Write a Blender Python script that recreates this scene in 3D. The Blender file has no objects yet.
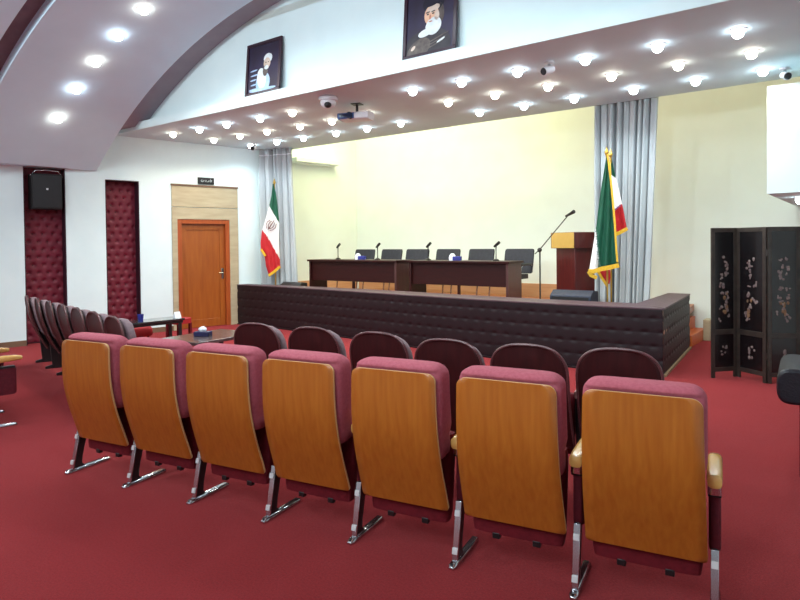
import bpy, bmesh, math, random
import numpy as np
from mathutils import Vector, Matrix
random.seed(4)
rad = math.radians
scene = bpy.context.scene
COL = scene.collection

# ---------------------------------------------------------------- camera
F, CX, CY = 622.0, 400.0, 254.0
YAW, PITCH, ROLL, EYE = rad(37.1), rad(1.0), 0.011, 1.6
fw = Vector((-math.sin(YAW) * math.cos(PITCH), math.cos(YAW) * math.cos(PITCH), -math.sin(PITCH)))
r0 = Vector((math.cos(YAW), math.sin(YAW), 0)); u0 = r0.cross(fw)
RGT = r0 * math.cos(ROLL) - u0 * math.sin(ROLL)
UPV = u0 * math.cos(ROLL) + r0 * math.sin(ROLL)
CAMP = Vector((0, 0, EYE))
cd = bpy.data.cameras.new('camera'); cam = bpy.data.objects.new('camera', cd); COL.objects.link(cam)
cam.matrix_world = Matrix(((RGT.x, UPV.x, -fw.x, 0), (RGT.y, UPV.y, -fw.y, 0), (RGT.z, UPV.z, -fw.z, EYE), (0, 0, 0, 1)))
cd.sensor_fit = 'HORIZONTAL'; cd.sensor_width = 36; cd.lens = F / 800 * 36
cd.shift_y = (CY - 300) / 800; cd.clip_start = 0.05; cd.clip_end = 100
scene.camera = cam

# survey helpers: where a sight line from the tripod meets a known plane of the room
def ray(x, y): return fw + RGT * ((x - CX) / F) - UPV * ((y - CY) / F)
def at_z(x, y, z): d = ray(x, y); return CAMP + d * ((z - EYE) / d.z)
def at_y(x, y, Y): d = ray(x, y); return CAMP + d * (Y / d.y)
def at_plane(x, y, p, n):
    d = ray(x, y); return CAMP + d * ((p - CAMP).dot(n) / d.dot(n))

# ---------------------------------------------------------------- materials
MATS = {}
def mat(name, col, rough=0.6, metal=0.0, spec=0.5, noise=None, bump=None, col2=None, scale=(1, 1, 1), emit=None, strength=0, coat=0, detail=4, lo=.3, hi=.7, trans=0):
    if name in MATS: return MATS[name]
    m = bpy.data.materials.new(name); m.use_nodes = True; nt = m.node_tree
    b = nt.nodes['Principled BSDF']
    b.inputs['Base Color'].default_value = (*col, 1); b.inputs['Roughness'].default_value = rough
    b.inputs['Metallic'].default_value = metal; b.inputs['Specular IOR Level'].default_value = spec
    b.inputs['Coat Weight'].default_value = coat; b.inputs['Coat Roughness'].default_value = .15
    if emit: b.inputs['Emission Color'].default_value = (*emit, 1); b.inputs['Emission Strength'].default_value = strength
    if noise or bump:
        tc = nt.nodes.new('ShaderNodeTexCoord'); mp = nt.nodes.new('ShaderNodeMapping'); mp.inputs['Scale'].default_value = scale
        nt.links.new(tc.outputs['Object'], mp.inputs['Vector'])
    if noise:
        n = nt.nodes.new('ShaderNodeTexNoise'); n.inputs['Scale'].default_value = noise; n.inputs['Detail'].default_value = detail
        nt.links.new(mp.outputs['Vector'], n.inputs['Vector'])
        r = nt.nodes.new('ShaderNodeValToRGB'); r.color_ramp.elements[0].position = lo; r.color_ramp.elements[1].position = hi
        r.color_ramp.elements[0].color = (*col, 1); r.color_ramp.elements[1].color = (*(col2 or col), 1)
        nt.links.new(n.outputs['Fac'], r.inputs['Fac']); nt.links.new(r.outputs['Color'], b.inputs['Base Color'])
    if bump:
        n2 = nt.nodes.new('ShaderNodeTexNoise'); n2.inputs['Scale'].default_value = bump[0]; n2.inputs['Detail'].default_value = 3
        nt.links.new(mp.outputs['Vector'], n2.inputs['Vector'])
        bp = nt.nodes.new('ShaderNodeBump'); bp.inputs['Strength'].default_value = bump[1]; bp.inputs['Distance'].default_value = .01
        nt.links.new(n2.outputs['Fac'], bp.inputs['Height']); nt.links.new(bp.outputs['Normal'], b.inputs['Normal'])
    MATS[name] = m; return m

def lin(r, g, b):
    f = lambda c: (c / 255 / 12.92) if c / 255 <= .04045 else ((c / 255 + .055) / 1.055) ** 2.4
    return (f(r), f(g), f(b))

M_wall = mat('white wall paint', lin(224, 241, 243), .75, noise=3, col2=lin(219, 237, 240))
M_cream = mat('cream stage wall paint', lin(234, 243, 238), .75, noise=2, col2=lin(229, 238, 233))
M_vault = mat('vault plaster', lin(214, 236, 250), .8, noise=2, col2=lin(209, 231, 245), bump=(40, .08))
M_soffit = mat('soffit plaster', lin(208, 226, 232), .7, noise=2, col2=lin(202, 220, 226))
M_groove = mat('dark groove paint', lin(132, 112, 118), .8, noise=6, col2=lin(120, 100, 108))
M_carpet = mat('red carpet', lin(152, 46, 49), .95, spec=.1, noise=90, col2=lin(130, 37, 40), bump=(350, .6), detail=6)
def carpet_nodes():
    nt = M_carpet.node_tree; b = nt.nodes['Principled BSDF']
    b.inputs['Sheen Weight'].default_value = .05; b.inputs['Sheen Roughness'].default_value = .5; b.inputs['Sheen Tint'].default_value = (1, .85, .88, 1)
    src = b.inputs['Base Color'].links[0].from_socket
    tc = nt.nodes.new('ShaderNodeTexCoord'); n = nt.nodes.new('ShaderNodeTexNoise'); n.inputs['Scale'].default_value = 1.3; n.inputs['Detail'].default_value = 6
    nt.links.new(tc.outputs['Object'], n.inputs['Vector'])
    r = nt.nodes.new('ShaderNodeValToRGB'); r.color_ramp.elements[0].position = .35; r.color_ramp.elements[1].position = .7
    r.color_ramp.elements[0].color = (.93, .93, .93, 1); r.color_ramp.elements[1].color = (1.05, 1.05, 1.05, 1)
    nt.links.new(n.outputs['Fac'], r.inputs['Fac'])
    mx = nt.nodes.new('ShaderNodeMix'); mx.data_type = 'RGBA'; mx.blend_type = 'MULTIPLY'; mx.inputs['Factor'].default_value = 1
    nt.links.new(src, mx.inputs['A']); nt.links.new(r.outputs['Color'], mx.inputs['B']); nt.links.new(mx.outputs['Result'], b.inputs['Base Color'])
carpet_nodes()
M_veneer = mat('orange beech veneer', lin(182, 108, 36), .34, noise=5, col2=lin(168, 92, 27), scale=(9, 9, .7), detail=6, coat=.25, bump=(14, .04))
M_ply = mat('pale ply edge', lin(222, 176, 120), .4, noise=6, col2=lin(206, 158, 104))
M_armwood = mat('pale lacquered beech', lin(226, 178, 104), .22, noise=4, col2=lin(212, 160, 84), scale=(4, 1, 4), coat=.4)
M_cushion = mat('mauve pink upholstery', lin(184, 98, 110), .85, spec=.2, noise=60, col2=lin(170, 86, 98), bump=(260, .3))
M_pan = mat('dark red seat fabric', lin(112, 26, 36), .8, spec=.2, noise=40, col2=lin(96, 20, 30))
M_armpanel = mat('maroon arm panel fabric', lin(98, 26, 38), .7, spec=.3, noise=40, col2=lin(84, 20, 32))
M_chrome = mat('chrome', lin(205, 206, 210), .18, 1.0, noise=3, col2=lin(190, 191, 196))
M_bolt = mat('white bolt plate', lin(228, 226, 226), .35, .2, noise=8, col2=lin(214, 212, 212))
M_black = mat('black painted metal', lin(22, 20, 22), .4, noise=8, col2=lin(28, 26, 28))
M_mahog = mat('dark mahogany back', lin(62, 20, 22), .45, noise=5, col2=lin(48, 14, 16), scale=(6, 6, 1), spec=.35)
M_rim = mat('mahogany rim highlight tone', lin(104, 60, 62), .3, noise=12, col2=lin(76, 36, 40))  # rim toned lighter than the back to carry its specular highlight
M_dusk = mat('grey mauve seat fabric', lin(138, 116, 120), .85, noise=30, col2=lin(120, 98, 104), bump=(200, .3))
M_pinkpad = mat('dusty pink arm pad', lin(178, 130, 128), .6, noise=10, col2=lin(164, 116, 116))
M_leather = mat('plum brown leather', lin(34, 19, 24), .55, spec=.28, noise=9, col2=lin(27, 14, 19), bump=(120, .2))
M_ledge_lit = mat('plum brown leather lit top', lin(84, 62, 70), .5, noise=9, col2=lin(72, 52, 60), bump=(120, .2))  # same leather as the front, lightened for light and gloss on top
M_brass = mat('beige floor trim', lin(150, 126, 96), .5, noise=9, col2=lin(132, 108, 80))
M_skirt = mat('stage skirting wood', lin(206, 160, 122), .4, noise=3, col2=lin(194, 144, 104), scale=(.6, .6, 8))
M_stagefloor = mat('stage floor wood', lin(170, 104, 60), .4, noise=4, col2=lin(150, 88, 48), scale=(1, 8, 1))
M_desk = mat('dark red brown desk wood', lin(50, 15, 14), .4, spec=.3, noise=4, col2=lin(40, 11, 11), scale=(1, 6, 6))
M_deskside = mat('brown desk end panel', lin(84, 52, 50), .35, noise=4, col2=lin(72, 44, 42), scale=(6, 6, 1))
M_door = mat('orange door wood', lin(160, 88, 32), .35, noise=3, col2=lin(142, 72, 24), scale=(5, 5, .6), coat=.2)
M_doorframe = mat('red brown door frame', lin(168, 82, 34), .4, noise=4, col2=lin(150, 68, 26), scale=(5, 5, .6))
M_stone = mat('travertine surround', lin(184, 172, 142), .55, noise=3, col2=lin(170, 156, 128), scale=(1, 1, 6))
M_stonedark = mat('surround joint', lin(120, 92, 70), .6, noise=4, col2=lin(108, 82, 62))
M_padred = mat('crimson tufted fabric', lin(116, 18, 42), .6, noise=20, col2=lin(98, 12, 34))
M_padbutton = mat('dark tuft button', lin(50, 8, 18), .6, noise=8, col2=lin(44, 6, 16))
M_niche = mat('dark plum niche lining', lin(52, 14, 34), .6, noise=6, col2=lin(44, 10, 28))
M_curtain = mat('silver blue curtain', lin(186, 193, 196), .5, noise=2, col2=lin(166, 173, 178), scale=(3, 3, .4), bump=(150, .15))
M_green = mat('flag green', lin(0, 82, 58), .7, noise=8, col2=lin(0, 72, 52))
M_white = mat('flag white', lin(238, 236, 236), .7, noise=8, col2=lin(230, 228, 228))
M_red = mat('flag red', lin(190, 24, 34), .7, noise=8, col2=lin(174, 18, 28))
M_gold = mat('gold fringe', lin(226, 182, 40), .5, noise=60, col2=lin(200, 150, 24))
M_goldmetal = mat('brass finial', lin(212, 172, 84), .3, .9, noise=5, col2=lin(200, 160, 74))
M_laquer = mat('black lacquer', lin(20, 16, 18), .25, noise=5, col2=lin(14, 11, 13), coat=.3)
M_laqframe = mat('worn lacquer frame', lin(58, 50, 44), .35, noise=14, col2=lin(38, 32, 30))
M_pearl = mat('mother of pearl inlay', lin(138, 122, 116), .3, noise=40, col2=lin(82, 66, 70))
M_amber = mat('amber inlay', lin(138, 104, 70), .4, noise=40, col2=lin(88, 58, 40))
M_picframe = mat('dark picture frame', lin(52, 26, 42), .35, noise=8, col2=lin(44, 20, 36))
M_picdark = mat('portrait backdrop', lin(44, 34, 70), .5, noise=4, col2=lin(34, 22, 44))
M_picrobe = mat('portrait dark robe', lin(58, 52, 58), .6, noise=10, col2=lin(40, 36, 44))
M_picrobe2 = mat('portrait brown robe', lin(108, 98, 92), .6, noise=14, col2=lin(74, 64, 62))
M_skin = mat('portrait skin tone', lin(232, 188, 158), .6, noise=10, col2=lin(218, 168, 138))
M_beard = mat('portrait white beard', lin(236, 240, 240), .7, noise=14, col2=lin(214, 222, 226))
M_turban = mat('portrait black turban', lin(28, 22, 44), .7, noise=10, col2=lin(22, 18, 34))
M_lightblue = mat('portrait pale blue script', lin(150, 186, 226), .6, noise=10, col2=lin(190, 212, 236))
M_screenblue = mat('projector blue shell', lin(54, 98, 160), .35, noise=8, col2=lin(44, 84, 146))
M_darkblue = mat('projector dark glass', lin(18, 36, 72), .15, noise=5, col2=lin(14, 30, 64))
M_plastic = mat('off white plastic', lin(214, 212, 216), .4, noise=6, col2=lin(204, 202, 208))
M_blackplastic = mat('black plastic', lin(26, 26, 30), .45, noise=8, col2=lin(20, 20, 24))
M_chairmesh = mat('charcoal office chair fabric', lin(44, 44, 54), .6, noise=20, col2=lin(34, 34, 44))
M_navy = mat('navy black monitor cloth', lin(40, 46, 66), .6, noise=30, col2=lin(30, 36, 54))
M_blackleather = mat('black leather', lin(26, 26, 34), .35, noise=20, col2=lin(18, 18, 26), bump=(90, .25))
M_bluecup = mat('blue print', lin(44, 50, 150), .5, noise=12, col2=lin(36, 40, 120))
M_tissue = mat('white tissue', lin(238, 240, 244), .8, noise=9, col2=lin(226, 230, 238))
M_glass = mat('smoked table glass', lin(44, 52, 54), .08, noise=3, col2=lin(36, 44, 46), coat=.5)
M_redseat = mat('bright red fabric', lin(176, 24, 34), .7, noise=20, col2=lin(150, 18, 28))
M_speaker = mat('speaker grille cloth', lin(22, 18, 22), .7, noise=60, col2=lin(14, 12, 14))
M_gold_pod = mat('gold podium plaque', lin(206, 168, 88), .35, noise=4, col2=lin(194, 154, 74))
M_podium = mat('podium red brown wood', lin(86, 26, 24), .3, noise=4, col2=lin(70, 20, 20), scale=(6, 6, 1), coat=.2)
M_sign = mat('black exit sign face', lin(18, 22, 26), .4, noise=6, col2=lin(14, 18, 22))
M_signtext = mat('pale sign lettering', lin(190, 198, 204), .5, noise=9, col2=lin(174, 182, 190))
M_emblem = mat('flag emblem red', lin(104, 26, 38), .7, noise=9, col2=lin(92, 22, 34))
M_trimring = mat('white downlight ring', lin(226, 222, 226), .4, noise=6, col2=lin(218, 214, 218))
M_cool = mat('lit cool lens', (1, 1, 1), .5, emit=(.80, .92, 1.0), strength=24)
M_warm = mat('lit warm lens', (1, 1, 1), .5, emit=(1.0, .90, .74), strength=20)
M_orange = mat('orange step wood', lin(206, 104, 46), .4, noise=4, col2=lin(188, 88, 34), scale=(1, 8, 1))

# ---------------------------------------------------------------- mesh tools
class MB:
    def __init__(s, xf=None): s.bm = bmesh.new(); s.xf = xf
    def _v(s, p):
        p = Vector(p); return s.bm.verts.new(s.xf @ p if s.xf else p)
    def face(s, vs, mi=0):
        try:
            f = s.bm.faces.new(vs); f.material_index = mi; return f
        except ValueError: return None
    def box(s, c, d, rot=None, mi=0):
        c = Vector(c); hx, hy, hz = d[0] / 2, d[1] / 2, d[2] / 2
        P = []
        for z in (-hz, hz):
            for x, y in ((-hx, -hy), (hx, -hy), (hx, hy), (-hx, hy)):
                v = Vector((x, y, z)); v = rot @ v if rot else v; P.append(s._v(c + v))
        for q in ((0, 3, 2, 1), (4, 5, 6, 7), (0, 1, 5, 4), (1, 2, 6, 5), (2, 3, 7, 6), (3, 0, 4, 7)): s.face([P[i] for i in q], mi)
        return s
    def bx(s, x0, x1, y0, y1, z0, z1, mi=0): return s.box(((x0 + x1) / 2, (y0 + y1) / 2, (z0 + z1) / 2), (abs(x1 - x0), abs(y1 - y0), abs(z1 - z0)), None, mi)
    def loft(s, rings, cap=True, mi=0, closed=True):
        R = [[s._v(p) for p in r] for r in rings]
        n = len(R[0])
        for a, b in zip(R, R[1:]):
            for i in range(n if closed else n - 1):
                j = (i + 1) % n; s.face([a[i], a[j], b[j], b[i]], mi)
        if cap: s.face(list(reversed(R[0])), mi); s.face(R[-1], mi)
        return s
    def tube(s, pts, r, n=10, mi=0):
        pts = [Vector(p) for p in pts]; rings = []
        rs = r if isinstance(r, (list, tuple)) else [r] * len(pts)
        for i, p in enumerate(pts):
            t = (pts[min(i + 1, len(pts) - 1)] - pts[max(i - 1, 0)]).normalized()
            a = t.cross(Vector((0, 0, 1)))
            if a.length < .05: a = t.cross(Vector((0, 1, 0)))
            a.normalize(); b = t.cross(a)
            if i and a.dot(pa) < 0: a, b = -a, -b
            pa = a
            rings.append([p + (a * math.cos(2 * math.pi * k / n) + b * math.sin(2 * math.pi * k / n)) * rs[i] for k in range(n)])
        return s.loft(rings, mi=mi)
    def lathe(s, prof, c=(0, 0, 0), n=24, mi=0):
        c = Vector(c)
        return s.loft([[c + Vector((max(r, 1e-4) * math.cos(2 * math.pi * k / n), max(r, 1e-4) * math.sin(2 * math.pi * k / n), z)) for k in range(n)] for r, z in prof], mi=mi)
    def prism(s, poly, fn, t0, t1, mi=0):
        return s.loft([[fn(a, b, t0) for a, b in poly], [fn(a, b, t1) for a, b in poly]], mi=mi)
    def ball(s, c, r, n=16, m=10, mi=0):
        c = Vector(c); rx, ry, rz = r if isinstance(r, (list, tuple)) else (r, r, r)
        return s.loft([[c + Vector((rx * max(math.sin(math.pi * j / m), 1e-3) * math.cos(2 * math.pi * k / n), ry * max(math.sin(math.pi * j / m), 1e-3) * math.sin(2 * math.pi * k / n), -rz * math.cos(math.pi * j / m))) for k in range(n)] for j in range(m + 1)], mi=mi)
    def grid(s, fn, nu, nv, mi=0, mfn=None):
        V = [[s._v(fn(i / nu, j / nv)) for i in range(nu + 1)] for j in range(nv + 1)]
        for j in range(nv):
            for i in range(nu):
                s.face([V[j][i], V[j][i + 1], V[j + 1][i + 1], V[j + 1][i]], mfn((i + .5) / nu, (j + .5) / nv) if mfn else mi)
        return s
    def build(s, name, mats, parent=None, bevel=0, smooth=40, solid=None, flipfix=True):
        if flipfix: bmesh.ops.recalc_face_normals(s.bm, faces=s.bm.faces)
        me = bpy.data.meshes.new(name); s.bm.to_mesh(me); s.bm.free()
        for m in (mats if isinstance(mats, (list, tuple)) else [mats]): me.materials.append(m)
        if smooth:
            for p in me.polygons: p.use_smooth = True
            me.set_sharp_from_angle(angle=rad(smooth))
        o = bpy.data.objects.new(name, me); COL.objects.link(o)
        if solid:
            md = o.modifiers.new('thickness', 'SOLIDIFY'); md.thickness = solid[0]; md.offset = solid[1]
            if len(solid) > 2: md.material_offset_rim = solid[2]
        if bevel:
            md = o.modifiers.new('soft edge', 'BEVEL'); md.width = bevel; md.segments = 2; md.limit_method = 'ANGLE'; md.angle_limit = rad(50)
        if parent: o.parent = parent
        return o

def sring(c, a, b, e=4, n=24):
    c, a, b = Vector(c), Vector(a), Vector(b); out = []
    for k in range(n):
        t = 2 * math.pi * (k + .5) / n; cs, sn = math.cos(t), math.sin(t)
        out.append(c + a * math.copysign(abs(cs) ** (2 / e), cs) + b * math.copysign(abs(sn) ** (2 / e), sn))
    return out

def tag(o, label, cat, group=None, kind=None):
    if label: o['label'] = label
    if cat: o['category'] = cat
    if group: o['group'] = group
    if kind: o['kind'] = kind
    return o
def thing(name, label, cat, loc=(0, 0, 0), rotz=0, group=None):
    o = bpy.data.objects.new(name, None); COL.objects.link(o); o.empty_display_size = .1
    o.location = loc; o.rotation_euler = (0, 0, rotz)
    return tag(o, label, cat, group)
def struct(o): o['kind'] = 'structure'; return o
def dup(root, loc, rotz, label):
    def cp(o, parent):
        c = o.copy(); COL.objects.link(c)
        if parent: c.parent = parent
        for ch in [x for x in KIDS.get(o.name, [])]: cp(ch, c)
        return c
    KIDS = {}
    for o in COL.objects:
        if o.parent: KIDS.setdefault(o.parent.name, []).append(o)
    r = cp(root, None); r.location = loc; r.rotation_euler = (0, 0, rotz); r['label'] = label
    return r
ORD = ['first', 'second', 'third', 'fourth', 'fifth', 'sixth', 'seventh', 'eighth', 'ninth', 'tenth', 'eleventh', 'twelfth']

# ---------------------------------------------------------------- the room
WA = Vector((-11.002, 4.008, 0)); WANG = rad(-11.12)
WT = Vector((math.sin(-WANG), math.cos(WANG), 0)); WN = Vector((WT.y, -WT.x, 0))
WX = Matrix(((WN.x, WT.x, 0, WA.x), (WN.y, WT.y, 0, WA.y), (0, 0, 1, 0), (0, 0, 0, 1)))   # local: x into room, y along wall
def sY(Y): return (Y - WA.y) / WT.y
BACK, ALC_TOP, SZ = 11.05, 4.75, 3.56
struct(MB().bx(-14, 1.4, -7, BACK + .2, -.1, 0).build('floor', M_carpet, smooth=0))

n1a, n1b, n2a, n2b, d1a, d1b = sY(4.37), sY(4.975), sY(5.595), sY(6.165), sY(6.84), sY(7.88)
w = MB(WX)
def wallseg(y0, y1, z0, z1): w.bx(-.3, 0, y0, y1, z0, z1)
ssplit = sY(5.46)
wallseg(sY(-7.0), n1a, 0, 2.98); wallseg(n1b, ssplit, 0, 2.98)
wallseg(ssplit, n2a, 0, ALC_TOP); wallseg(n2b, d1a, 0, ALC_TOP); wallseg(d1b, sY(8.75), 0, ALC_TOP)
wallseg(n2a, n2b, 2.775, ALC_TOP); wallseg(d1a, d1b, 2.10, ALC_TOP); wallseg(n1a, n1b, 2.94, 2.98)
for a, b in ((n1a, n1b), (n2a, n2b)): w.bx(-.32, -.28, a - .02, b + .02, 0, 3.0 if a == n1a else 2.8)
struct(w.build('wall_left', M_wall, smooth=0))
struct(MB(WX).bx(-.3, 0, sY(8.75), sY(BACK + .3), 0, ALC_TOP).build('wall_left_stage', M_cream, smooth=0))
struct(MB().bx(-10.6, 1.4, BACK, BACK + .2, 0, ALC_TOP).build('wall_back', M_cream, smooth=0))
struct(MB().bx(1.2, 1.4, -7, BACK, 0, ALC_TOP).build('wall_right', M_wall, smooth=0))
struct(MB().bx(-14, 1.4, -7.2, -7, 0, 5).build('wall_front', M_wall, smooth=0))
struct(MB().bx(-11.6, 1.4, 5.88, 6.0, SZ + .12, 5.4).build('wall_upper', M_wall, smooth=0))
struct(MB().bx(-11.4, 1.4, 5.88, BACK + .2, ALC_TOP, ALC_TOP + .1).build('ceiling_stage', M_cream, smooth=0))
# skirting along the door wall
for i, (a, b) in enumerate(((sY(-7), n1a), (n1b, n2a), (n2b, d1a - .09))):
    struct(MB(WX).bx(0, .015, a, b, 0, .09).build('baseboard_left' + ('' if not i else '_%d' % (i + 1)), M_stonedark, smooth=0))
struct(MB().bx(-2.3, 1.2, BACK - .015, BACK, 0, .1).build('baseboard_back', M_wall, smooth=0))

# barrel vault
VC, VR = (-5.235, -3.476), 8.402
def vault(name, y0, y1, r, m, zb=2.91):
    hw = math.sqrt(r * r - (zb - VC[1]) ** 2); a0 = math.atan2(zb - VC[1], -hw); a1 = math.atan2(zb - VC[1], hw)
    N = 72
    inner = [(VC[0] + r * math.cos(a0 + (a1 - a0) * k / N), VC[1] + r * math.sin(a0 + (a1 - a0) * k / N)) for k in range(N + 1)]
    outer = [(-14 + (15.4) * k / N, 6.2 - 0 * k) for k in range(N + 1)]
    outer[0] = (-14, zb); outer[1] = (-13.9, 6.2); outer[N - 1] = (1.3, 6.2); outer[N] = (1.4, zb)
    b = MB(); rows = []
    for y in (y0, y1):
        rows.append(([b._v((x, y, z)) for x, z in inner], [b._v((x, y, z)) for x, z in outer]))
    (i0, o0), (i1, o1) = rows
    for k in range(N):
        b.face([i0[k], i0[k + 1], i1[k + 1], i1[k]]); b.face([o0[k], o1[k], o1[k + 1], o0[k + 1]])
        b.face([i0[k], o0[k], o0[k + 1], i0[k + 1]]); b.face([i1[k], i1[k + 1], o1[k + 1], o1[k]])
    b.face([i0[0], i1[0], o1[0], o0[0]]); b.face([i0[N], o0[N], o1[N], i1[N]])
    return struct(b.build(name, m, smooth=30))
vault('ceiling', -7.0, 3.24, VR, M_vault)
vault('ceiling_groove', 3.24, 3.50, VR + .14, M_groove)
vault('ceiling_front', 3.50, 5.45, VR, M_vault)
vault('ceiling_cove', 5.45, 5.88, VR + .10, mat('shaded cove plaster', lin(158, 150, 158), .85, noise=4, col2=lin(150, 141, 150)), 3.62)  # darker tone puts the recess shading into the cove colour
# lowered soffit over the stage edge with its white fascia ledge

struct(MB().bx(-11.3, 1.2, 5.75, 8.95, SZ, SZ + .12).build('ceiling_soffit', M_soffit, smooth=0))
struct(MB().bx(-11.3, 1.2, 5.735, 5.75, SZ, SZ + .13).bx(-11.3, 1.2, 5.75, 5.88, SZ + .12, SZ + .13).build('trim_1', M_wall, smooth=0))
# boxed-in white duct beyond the screen
bo = MB().bx(-.89, 1.2, 7.75, BACK, 2.09, 3.24).build('wall_duct_box', M_wall, smooth=0); struct(bo)

# ---------------------------------------------------------------- lamps
def spot(parent, loc, power, col, size=2.6, blend=.6, r=.05):
    l = bpy.data.lights.new('lamp', 'SPOT'); l.energy = power; l.color = col; l.spot_size = size; l.spot_blend = blend; l.shadow_soft_size = r
    o = bpy.data.objects.new('lamp', l); COL.objects.link(o); o.location = loc
    if parent: o.parent = parent
    return o
WARM, COOL = (1.0, .92, .76), (.80, .94, 1.0)
PROTO = {}
def downlight(loc, warm, label, group, tilt=None, power=None, r=.058):
    key = (warm, r)
    t = thing('downlight', label, 'ceiling light', loc, 0, group)
    if tilt is not None: t.rotation_euler = tilt
    if key not in PROTO:
        n = 24
        prof = [(r * 1.32, 0), (r * 1.32, -.006), (r * 1.05, -.010), (r * 1.0, -.004)]
        ring = MB().loft([[Vector((q * math.cos(2 * math.pi * k / n), q * math.sin(2 * math.pi * k / n), z)) for k in range(n)] for q, z in prof], cap=False).build('trim_ring', M_trimring, t)
        lens = MB().lathe([(r * .8, -.002), (r * .92, -.02), (r * .9, -.042), (r * .72, -.064), (r * .4, -.078), (.001, -.083)]).build('lens', M_warm if warm else M_cool, t)
        PROTO[key] = (ring, lens)
    else:
        for o in PROTO[key]:
            c = o.copy(); COL.objects.link(c); c.parent = t
    spot(t, (0, 0, -.10), power or 30, WARM if warm else COOL)
    return t
XG = [-9.66, -8.94, -8.25, -7.47, -6.78, -4.65, -3.94, -3.21, -2.43, -1.70, -.99]
rows = {6.28: [0, 1, 2, 3, 4, 5, 6, 7, 8, 9, 10], 7.12: [0, 1, 2, 3, 4, 5, 6, 7, 8, 9, 10], 7.98: [0, 1, 2, 3, 4, 5, 6, 7, 8, 9, 10]}
rn = {6.28: 'soffit row nearest the portraits', 7.12: 'middle soffit row', 7.98: 'soffit row nearest the stage wall'}
for Y, ids in rows.items():
    for i in ids:
        x = XG[i]; yy = Y + .035 * (x + 9.66)
        warm = (Y == 7.12) or (Y == 6.28 and i in (0, 4))
        downlight((x, yy, SZ), warm, '%s downlight, %s from the door wall in the %s' % ('warm' if warm else 'cool', ORD[i], rn[Y]), 'downlights in the stage soffit', power=31)
# two more that sit over the middle of the soffit
for x, y, wm, lab in ((-6.05, 8.06, False, 'cool white recessed downlight close to the stage wall, near the projector'), (-6.02, 7.2, True, 'small warm recessed downlight between the projector and the dome camera')):
    downlight((x, y, SZ), wm, lab, 'downlights in the stage soffit', power=22)
def vault_at(x): return VC[1] + math.sqrt(VR * VR - (x - VC[0]) ** 2)
for k, (x, wm) in enumerate(((-9.83, True), (-9.24, False), (-8.66, True), (-8.06, False), (-7.42, True))):
    z = vault_at(x); ang = math.atan2(x - VC[0], z - VC[1])
    downlight((x, 4.43, z), wm, '%s recessed downlight in the curved vault, %s up from the springing' % ('warm' if wm else 'cool white', ORD[k]), 'downlights in the vault', tilt=(0, ang, 0), power=45, r=.066)
# the rest of the hall's lamps, over the seating and behind the tripod
HALL = 54
for x in (-8.6, -6.4, -4.2, -2.0):
    for y in (1.4, -1.2, -3.8):
        l = bpy.data.lights.new('hall_lamp', 'AREA'); l.shape = 'DISK'; l.size = .5; l.energy = HALL * (.5 if y > 0 else .6 if y > -2 else .8); l.color = (.82, .96, 1.0)
        o = bpy.data.objects.new('hall_lamp', l); COL.objects.link(o); o.location = (x, y, vault_at(x) - .12)
for x in (-6.6, -5.6, -4.4, -3.4, -2.2):
    z = vault_at(x); spot(None, (x, 4.43, z - .05), 45, COOL)
for x in (-8.0, -5.4, -2.8, -.9):  # added fill lights, aimed level to brighten the upper wall
    l = bpy.data.lights.new('added_wall_fill', 'AREA'); l.shape = 'DISK'; l.size = .35; l.energy = 33; l.color = (.82, .96, 1.0); l.spread = rad(100)
    o = bpy.data.objects.new('added_wall_fill', l); COL.objects.link(o); o.location = (x, -1.0, vault_at(x) - .5)
    o.rotation_euler = (rad(90), 0, 0)
# warm fittings hidden above the stage, behind the soffit
for x, pw in ((-8.8, 45), (-7.2, 44), (-5.6, 36), (-3.6, 16), (-1.4, 15)):
    l = bpy.data.lights.new('stage_lamp', 'AREA'); l.shape = 'RECTANGLE'; l.size = 1.6; l.size_y = .25; l.energy = pw; l.color = (1.0, .95, .56) if x < -4 else (1.0, .80, .48)
    o = bpy.data.objects.new('stage_lamp', l); COL.objects.link(o); o.location = (x, 9.6, ALC_TOP - .06); o.rotation_euler = (rad(12), 0, 0)

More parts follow.
